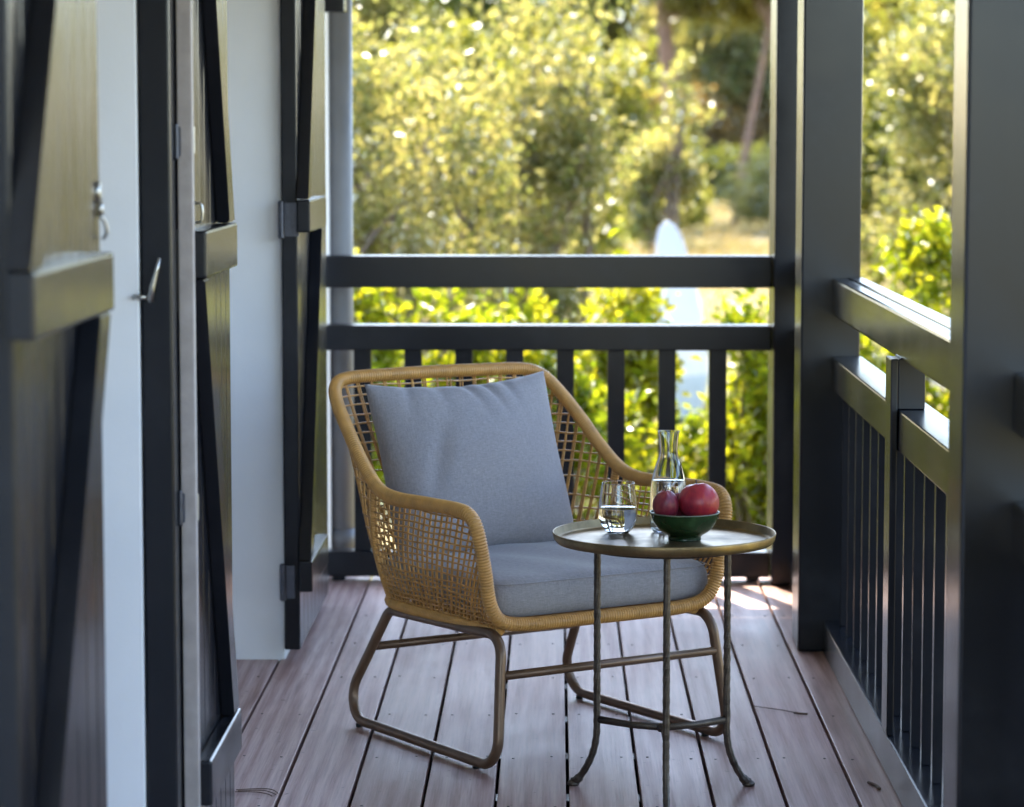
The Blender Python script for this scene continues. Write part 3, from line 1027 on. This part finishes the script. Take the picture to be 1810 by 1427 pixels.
BX, BY = 0.262, 5.700
bw = tag(empty('fruit_bowl', (BX, BY, GZ)), 'small footed green glazed bowl holding red fruit', 'bowl')
bo = catmull([(0.030, 0, 0.0), (0.0335, 0, 0.001), (0.0335, 0, 0.006), (0.036, 0, 0.010), (0.052, 0, 0.021), (0.0635, 0, 0.037), (0.0685, 0, 0.050), (0.0712, 0, 0.0565)], 7)
bi = catmull([(0.0, 0, 0.012), (0.030, 0, 0.014), (0.050, 0, 0.026), (0.060, 0, 0.039), (0.0655, 0, 0.050), (0.0690, 0, 0.0565)], 7)
m = MB()
m.lathe([(0.0, 0.002), (0.027, 0.002)] + [(p[0], p[2]) for p in bo] + [(max(p[0], 0), p[2]) for p in bi[::-1]], 72)
m.build('bowl_body', 'glaze', bw, weld=True)
m = MB()
m.tube([(0.0701 * math.cos(t), 0.0701 * math.sin(t), 0.0567) for t in np.linspace(0, 2 * math.pi, 90, endpoint=False)], 0.0013, 8, True)
m.build('bowl_rim', 'rim_clay', bw)

def fruit(name, label, loc, r, mat, sq=1.0, groove=0.0, calyx=False, rot=(0, 0, 0), dimple=0.12):
    nu, nv = 48, 36
    V, Fs = [], []
    ph = random.uniform(0, 6)
    for j in range(nv + 1):
        t = math.pi * j / nv
        for i in range(nu):
            a = 2 * math.pi * i / nu
            rr = r * (1 + 0.018 * math.sin(3 * a + ph) * math.sin(t) + 0.012 * math.sin(5 * a + 2 * t + ph))
            if groove:
                rr *= 1 - groove * math.exp(-(((a - math.pi) / 0.16) ** 2)) * math.sin(t)
            z = math.cos(t) * rr * sq
            z -= r * dimple * math.exp(-(t / 0.28) ** 2)
            V.append((rr * math.sin(t) * math.cos(a), rr * math.sin(t) * math.sin(a), z))
    for j in range(nv):
        for i in range(nu):
            i2 = (i + 1) % nu
            Fs.append((j * nu + i, (j + 1) * nu + i, (j + 1) * nu + i2, j * nu + i2))
    me = mesh_np(name, V, Fs, True)
    bm = bmesh.new(); bm.from_mesh(me)
    bmesh.ops.remove_doubles(bm, verts=bm.verts, dist=1e-6)
    bmesh.ops.recalc_face_normals(bm, faces=bm.faces)
    bm.to_mesh(me); bm.free()
    e = tag(empty(name, loc), label, 'fruit', 'fruit in the green bowl')
    e.rotation_euler = rot
    link('flesh', me, mat, e)
    m = MB()
    m.tube([(0, 0, r * (sq - dimple) - .003), (0.001, 0, r * (sq - dimple) + .004), (0.003, 0.001, r * (sq - dimple) + .009)], [0.0022, 0.0016, 0.002], 8)
    m.build('stalk', 'twig', e)
    return e
fruit('pomegranate', 'large round crimson fruit on the right of the green bowl', (BX + 0.0285, BY - 0.004, GZ + 0.0775), 0.0418, 'red_fruit', 0.97, 0, rot=(R(-12), R(4), 1.0))
fruit('plum', 'smaller dark plum coloured fruit on the left of the green bowl', (BX - 0.0385, BY - 0.012, GZ + 0.0715), 0.0268, 'dark_fruit', 1.22, 0.05, rot=(R(-8), R(-10), 2.1), dimple=0.06)
fruit('plum', 'dark fruit wedged between the two others in the bowl', (BX - 0.012, BY + 0.036, GZ + 0.0640), 0.0245, 'dark_fruit', 1.15, 0.05, rot=(R(10), R(14), 3.4), dimple=0.06)

# ---- dry twigs on the boards
def twig(label, paths):
    m = MB()
    for P, r in paths:
        m.tube(catmull(P, 6), r, 5)
    return tag(m.build('dry_twig', 'twig'), label, 'twig', 'dry bits on the deck')
def fl_path(pts, z=0.003):
    return [(a, b_, z) for a, b_ in pts]
twig('thin curled pine needles on the boards beside the left shutters', [
    (fl_path([(-.66, 5.74), (-.61, 5.752), (-.585, 5.742), (-.570, 5.71)]), 0.0011),
    (fl_path([(-.655, 5.73), (-.61, 5.738), (-.588, 5.722), (-.574, 5.70)]), 0.0011),
    (fl_path([(-.66, 5.722), (-.62, 5.722), (-.592, 5.705), (-.580, 5.685)]), 0.0010)])
twig('thin dry stalk lying across a board right of the table', [
    (fl_path([(.470, 6.62), (.50, 6.60), (.54, 6.57), (.575, 6.535)]), 0.0012),
    (fl_path([(.560, 6.545), (.575, 6.535), (.590, 6.53)]), 0.0028)])
twig('short dark leaf scrap by the foot of the side railing', [(fl_path([(.655, 5.83), (.668, 5.80), (.672, 5.77)]), 0.0035)])

# ================================================================== GARDEN
def leaves(centres, n_each, spread, size, aspect=0.5, droop=0.2, fold=0.18, up=0.7):
    """many small folded leaves round each twig centre -> verts, faces (numpy)"""
    C = np.repeat(np.array(centres, float), n_each, axis=0)
    N = len(C)
    off = rng.normal(0, 1, (N, 3)) * np.array(spread) if np.ndim(spread) else rng.normal(0, spread, (N, 3))
    P = C + off
    d = rng.normal(0, 1, (N, 3)); d[:, 2] -= droop
    d /= np.linalg.norm(d, axis=1)[:, None]
    nrm = rng.normal(0, 1, (N, 3)) + np.array([-0.25, 0.6, 0.75]) * up * 1.6
    side = np.cross(d, nrm); side /= np.linalg.norm(side, axis=1)[:, None] + 1e-9
    nn = np.cross(side, d)
    s = size * rng.uniform(0.6, 1.3, (N, 1))
    a = P
    tip = P + d * s
    midp = P + d * s * 0.45
    l_ = midp + side * s * aspect * 0.5 + nn * s * fold
    r_ = midp - side * s * aspect * 0.5 + nn * s * fold
    V = np.stack([a, l_, tip, r_], 1).reshape(-1, 3)
    i = np.arange(N) * 4
    Fs = np.concatenate([np.stack([i, i + 1, i + 2], 1), np.stack([i, i + 2, i + 3], 1)])
    return V, Fs

def fast_mesh(name, V, Fs):
    me = bpy.data.meshes.new(name)
    me.vertices.add(len(V)); me.vertices.foreach_set('co', np.asarray(V, np.float32).ravel())
    n, k = Fs.shape
    me.loops.add(n * k); me.loops.foreach_set('vertex_index', Fs.ravel().astype(np.int32))
    me.polygons.add(n)
    me.polygons.foreach_set('loop_start', (np.arange(n) * k).astype(np.int32))
    me.polygons.foreach_set('loop_total', np.full(n, k, np.int32))
    me.update(calc_edges=True)
    me.validate()
    return me

def blob_centres(n, rad, centre=(0, 0, 0), hollow=0.25, lumps=9, seed=0):
    """twig centres gathered in uneven lumps inside an ellipsoid, with gaps between"""
    g = np.random.default_rng(seed)
    L = g.normal(0, 1, (lumps, 3)); L /= np.linalg.norm(L, axis=1)[:, None]
    L *= g.uniform(hollow, 0.85, (lumps, 1))
    sz = g.uniform(0.20, 0.42, lumps)
    k = g.integers(0, lumps, n)
    q = g.normal(0, 1, (n, 3)); q /= np.linalg.norm(q, axis=1)[:, None]
    q *= g.uniform(0.2, 1, (n, 1)) ** 0.5
    p = L[k] + q * sz[k][:, None]
    return p * np.array(rad) + np.array(centre), L * np.array(rad) + np.array(centre)

def woody(name, label, cat, x, y, mat, rad, cz, n, n_each, size, seed, group=None, stems=4, lumps=10, spread=0.05, stem_r=0.02, bark='bark', crown='crown', trunk='trunk', aspect=0.5, up=0.7):
    gz = ground_z(x, y)
    t = tag(empty(name, (x, y, gz)), label, cat, group)
    C, L = blob_centres(n, rad, (0, 0, cz), 0.25, lumps, seed)
    C = C[C[:, 2] > 0.03]
    V, Fs = leaves(C, n_each, spread, size, aspect, up=up)
    link(crown, fast_mesh(crown, V, Fs), mat, t)
    g = np.random.default_rng(seed + 500)
    m = MB()
    for i in range(stems):
        bx, by = g.normal(0, 0.06 * stems ** .5, 2)
        tgt = L[g.integers(0, len(L))]
        mid = np.array([bx, by, 0]) * 0.4 + tgt * 0.55 + g.normal(0, 0.07, 3)
        P = resample(catmull([(bx, by, -0.05), tuple(mid), tuple(tgt)], 8), 0.12)
        m.tube(P, np.linspace(stem_r, stem_r * 0.35, len(P)), 7)
        for _ in range(3):
            j = g.integers(len(P) // 3, len(P))
            t2 = L[g.integers(0, len(L))]
            Q = catmull([tuple(P[j]), tuple((P[j] + t2) / 2 + g.normal(0, .05, 3)), tuple(t2)], 5)
            m.tube(Q, np.linspace(stem_r * 0.5, stem_r * 0.2, len(Q)), 5)
    m.build(trunk, bark, t)
    return t

# tall loose shrubs straight ahead: pale olive leaves, several thin stems
woody('tall_shrub', 'tall loose shrub with pale olive leaves beside the downpipe', 'shrub', -1.05, 16.2, 'leaf_pale', (0.85, 0.8, 1.75), 1.55, 560, 20, 0.062, 21, 'tall pale shrubs beyond the end railing', 8, 26, 0.06, 0.030)
woody('tall_shrub', 'tall pale shrub with a forked stem behind the middle of the end railing', 'shrub', -0.20, 17.4, 'leaf_pale', (0.80, 0.8, 1.75), 1.6, 560, 20, 0.062, 34, 'tall pale shrubs beyond the end railing', 8, 26, 0.06, 0.032)
woody('tall_shrub', 'tall pale shrub seen high in the gap between the right posts', 'shrub', 2.75, 19.5, 'leaf_pale', (0.75, 0.8, 1.45), 2.2, 420, 20, 0.065, 55, 'tall pale shrubs beyond the end railing', 4, 20, 0.065, 0.022)
# fuller green shrubs a little farther off
for x, y, sd, lab in ((-2.0, 27, 61, 'green shrub behind the leftmost pale shrub'), (-0.9, 29, 62, 'green shrub filling the gap behind the two pale shrubs'), (0.15, 28, 63, 'green shrub behind the pale shrub with the forked stem'), (3.1, 24.5, 65, 'green shrub lower left in the gap between the right posts'), (3.9, 29, 64, 'green shrub high up in the gap between the right posts')):
    woody('green_shrub', lab, 'shrub', x, y, 'leaf_mid', (0.80, 0.7, 1.65), 1.75, 420, 18, 0.10, sd, 'green shrubs in the second row', 4, 22, 0.09, 0.03)
# young tree with a few bright leaf tufts
woody('sapling', 'young tree with sparse bright leaf tufts left of the corner post', 'tree', 0.95, 22.0, 'leaf_pale', (0.62, 0.5, 0.80), 1.95, 95, 18, 0.085, 77, None, 3, 9, 0.05, 0.028)
# low bright shrubs near the deck
low = [
    ('low bright yellow green shrub at the foot of the downpipe', -0.84, 11.7, (0.36, 0.36, 0.86), 0.92, 3, 'leaf_lime'),
    ('low bright shrub behind the left balusters of the end railing', -0.44, 12.1, (0.44, 0.40, 0.68), 0.70, 4, 'leaf_lime'),
    ('low bright shrub behind the chair back', -0.02, 11.6, (0.42, 0.38, 0.64), 0.68, 5, 'leaf_lime'),
    ('low bright shrub behind the carafe', 0.30, 12.5, (0.36, 0.40, 0.68), 0.66, 6, 'leaf_lime'),
    ('low bright shrub between the last balusters and the corner post', 0.84, 11.9, (0.29, 0.32, 0.66), 0.62, 8, 'leaf_lime'),
    ('small low shrub in front of the surfboard', 0.60, 13.2, (0.26, 0.28, 0.34), 0.34, 12, 'leaf_lime'),
    ('rounded lime green shrub in the gap between the right posts', 1.47, 12.4, (0.48, 0.46, 0.76), 0.86, 9, 'leaf_lime'),
    ('lime green shrub low beside the near right post', 1.98, 11.4, (0.50, 0.46, 0.68), 0.75, 10, 'leaf_lime'),
]
for lab, x, y, rad, cz, sd, mt in low:
    woody('low_shrub', lab, 'shrub', x, y, mt, rad, cz, 250, 16, 0.068, sd * 13, 'low lime shrubs close to the deck', 4, 14, 0.045, 0.012)
# surfboard standing among the shrubs
sb = tag(empty('surfboard', (0.955, 20.0, ground_z(0.955, 20))), 'white surfboard standing upright among the shrubs', 'surfboard')
L_, W_, T_ = 1.43, 0.185, 0.03
V, Fs = [], []
NS, NC = 40, 16
for i in range(NS + 1):
    t = i / NS
    wd = W_ * (max(1e-4, (1 - t ** 6.0)) ** 0.5) * (0.78 + 0.22 * math.sin(math.pi * min(1, t * 1.3))) * (0.55 + 0.45 * min(1, t * 5))
    th = T_ * (max(1e-4, 1 - t ** 6)) ** 0.5 * (0.4 + 0.6 * min(1, t * 5))
    rock = 0.10 * (t - 0.35) ** 2
    for k in range(NC):
        a = 2 * math.pi * k / NC
        V.append((wd * math.cos(a), th * math.sin(a) + rock, t * L_))
for i in range(NS):
    for k in range(NC):
        k2 = (k + 1) % NC
        Fs.append((i * NC + k, i * NC + k2, (i + 1) * NC + k2, (i + 1) * NC + k))
Fs.append(tuple(range(NC))[::-1]); Fs.append(tuple(NS * NC + k for k in range(NC)))
nt_ = int(NS * 0.24) * NC
top_f = [f for f in Fs if min(f) >= nt_]
bot_f = [f for f in Fs if min(f) < nt_]
def sub(vs_, fs_):
    ids = sorted({i for f in fs_ for i in f}); mp = {a: b_ for b_, a in enumerate(ids)}
    return [vs_[i] for i in ids], [tuple(mp[i] for i in f) for f in fs_]
o1 = link('deck_side', mesh_np('deck_side', *sub(V, top_f), True), 'board_white', sb)
o2 = link('tail', mesh_np('tail', *sub(V, bot_f), True), 'board_blue', sb)
sb.rotation_euler = (R(-4), R(-5.5), R(16))

# pines, leaning trunk, wall, hedge and wood beyond
def pine(label, x, y, lean, h, tr, crowns, seed):
    gz = ground_z(x, y)
    t = tag(empty('pine_tree', (x, y, gz)), label, 'tree')
    g = np.random.default_rng(seed)
    m = MB()
    P = catmull([(0, 0, -0.1), (lean * 0.25, 0, h * 0.3), (lean * 0.6, 0, h * 0.62), (lean, 0, h)], 8)
    m.tube(P, np.linspace(tr * 1.15, tr * 0.4, len(P)), 12)
    m.build('trunk', 'pine_bark', t)
    b = MB(); Cs = []
    for (cx, cz, rx, rz) in crowns:
        C, L = blob_centres(150, (rx, rx * 0.8, rz), (cx, 0, cz), 0.2, 9, int(g.integers(1e6)))
        Cs.append(C)
        zz = min(cz, h * 0.98)
        p0 = np.array([np.interp(zz * 0.85, P[:, 2], P[:, 0]), 0, zz * 0.85])
        for q in L[:5]:
            b.tube(catmull([tuple(p0), tuple((p0 + q) / 2 + g.normal(0, .12, 3)), tuple(q)], 5), np.linspace(tr * 0.28, tr * 0.08, 11), 6)
    b.build('limb', 'pine_bark', t)
    V, Fs = leaves(np.vstack(Cs), 40, 0.16, 0.30, 0.16, 0.0, 0.03)
    link('crown', fast_mesh('crown', V, Fs), 'needle', t)
    return t
pine('dark leaning pine trunk standing behind the sapling', 2.25, 52, -0.55, 6.5, 0.19,
     [(-0.9, 5.2, 1.7, 0.9), (1.2, 4.3, 1.8, 0.8), (0.2, 6.4, 2.0, 1.0), (2.6, 5.4, 1.6, 0.9)], 5)
pine('thin sunlit trunk leaning right, next to the corner post', 3.15, 50, 0.7, 4.2, 0.085,
     [(1.1, 4.2, 1.4, 0.7), (0.2, 4.9, 1.2, 0.8)], 8)

hw_ = tag(empty('garden_wall', (1.0, 56, ground_z(1.0, 56))), 'low pale stone wall in the sun beyond the shrubs', 'wall')
x = -1.6
for c in range(2):
    xx = x + (0.2 if c else 0)
    while xx < 1.25:
        wdt = random.uniform(0.38, 0.6)
        me = box_mesh(round(wdt - .015, 2), 0.30, 0.24, 0.02, 'stone')
        link('stone', me, None, hw_, (xx + wdt / 2, random.uniform(-.01, .01), 0.12 + 0.25 * c))
        xx += wdt

woody('hedge', 'dark clipped hedge running behind the lawn', 'hedge', 5.0, 61, 'leaf_dark', (6.4, 0.8, 0.50), 0.42, 1500, 16, 0.16, 91, None, 8, 60, 0.16, 0.03)
def far_bush(x, y, label, rad, cz, sd, mt, n=200):
    return woody('far_bush', label, 'shrub', x, y, mt, rad, cz, n, 18, 0.12, sd, 'bushes across the lawn', 3, 12, 0.1, 0.02)
far_bush(0.3, 40, 'yellow green bush across the lawn left of the sapling', (0.8, 0.7, 0.6), 0.62, 201, 'leaf_lime')
far_bush(1.1, 46, 'small yellow green bush in front of the pale stone wall', (0.8, 0.7, 0.55), 0.55, 202, 'leaf_lime')
far_bush(1.7, 44, 'golden green bush behind the sapling stem', (0.85, 0.7, 0.95), 1.0, 204, 'leaf_mid')
far_bush(3.6, 48, 'olive bush left of the thin leaning trunk', (0.9, 0.7, 0.7), 0.75, 205, 'leaf_pale')
far_bush(4.6, 42, 'green bush across the lawn in the gap between the right posts', (1.0, 0.8, 0.8), 0.9, 203, 'leaf_pale')

for x, y, rx, sd, lab in ((-6.2, 67, 2.2, 401, 'russet thicket far behind the leftmost shrubs'), (-1.6, 69, 2.4, 402, 'russet thicket under the wood behind the middle shrubs'), (2.2, 66, 2.2, 403, 'russet thicket behind the leaning pine'),
                          (5.6, 68, 2.3, 404, 'russet thicket showing behind the corner post'), (9.2, 67, 2.2, 405, 'russet thicket in the gap between the right posts')):
    woody('thicket', lab, 'shrub', x, y, 'bracken', (rx, 1.2, 1.35), 1.25, 420, 18, 0.24, sd, 'russet thickets at the edge of the wood', 5, 22, 0.2, 0.04)

# a wood closes the view
proto = []
def wood_tree(x, y, s, k, label):
    gz = ground_z(x, y)
    t = tag(empty('woodland_tree', (x, y, gz)), label, 'tree', 'trees of the wood behind the garden')
    if k >= len(proto):
        C, L = blob_centres(420, (2.6, 2.4, 3.6), (0, 0, 4.6), 0.3, 22, 300 + k)
        V, Fs = leaves(C, 18, 0.24, 0.30, 0.55)
        cm = fast_mesh('crown', V, Fs); cm.materials.append(M[('leaf_dark', 'needle', 'leaf_pale')[k % 3]])
        m = MB()
        P = catmull([(0, 0, -.2), (.15, .1, 2.0), (-.1, 0, 4.5), (.1, 0, 7.0)], 6)
        m.tube(P, np.linspace(0.22, 0.07, len(P)), 9)
        for q in L[:8]:
            i = random.randrange(5, len(P))
            m.tube(catmull([tuple(P[i]), tuple((P[i] + q) / 2 + np.array([0, 0, -.2])), tuple(q)], 4), np.linspace(.07, .025, 9), 5)
        tm = m.mesh('trunk'); tm.materials.append(M['bark'])
        proto.append((cm, tm))
    cm, tm = proto[k]
    for nm, me in (('crown', cm), ('trunk', tm)):
        o = bpy.data.objects.new(nm, me); COL.objects.link(o); o.parent = t
    t.scale = (s, s, s)
    t.rotation_euler = (0, 0, random.uniform(0, 6.28))
    return t
wood = [(-4.9, 84, 0.85, 'far small tree below the bright sky gap'), (-9.5, 74, 1.0, 'far dark tree at the left end of the wood'), (-6.6, 80, 1.1, 'far tree left of the bright sky gap above the railing'), (-1.3, 72, 0.95, 'far pale tree right of the bright sky gap above the railing'),
        (1.6, 78, 1.1, 'far tree crown directly behind the leaning pine trunk'), (4.2, 70, 0.95, 'far dark tree crown left of the corner post'), (6.8, 76, 1.1, 'far tree crown hidden mostly by the broad post'),
        (9.4, 71, 1.0, 'far tree in the left part of the gap between the right posts'), (12.2, 78, 1.15, 'far tree in the right part of the gap between the right posts'),
        (-0.2, 88, 1.2, 'distant tall tree at the back of the wood, above the middle of the railing'), (3.4, 92, 1.25, 'distant tall tree at the back of the wood, above the surfboard'), (8.0, 90, 1.2, 'distant tall tree at the back of the wood, behind the posts')]
for i, (x, y, s, lab) in enumerate(wood):
    wood_tree(x, y, s, i if i < 3 else i % 3, lab)

# dry grass tufts over the lawn
g = np.random.default_rng(99)
N = 9000
gx = g.uniform(-5, 12, N); gy = 24 + 34 * g.uniform(0, 1, N) ** 0.8
keep = np.abs(gx) < gy * 0.24
gx, gy = gx[keep], gy[keep]
C = np.array([(a, b_, ground_z(a, b_) + 0.02) for a, b_ in zip(gx, gy)])
V, Fs = leaves(C, 4, 0.05, 0.17, 0.10, -2.2, 0.02)
tag(link('dry_grass', fast_mesh('dry_grass', V, Fs), M['straw']), 'dry grass growing over the sandy lawn', 'grass', kind='stuff')
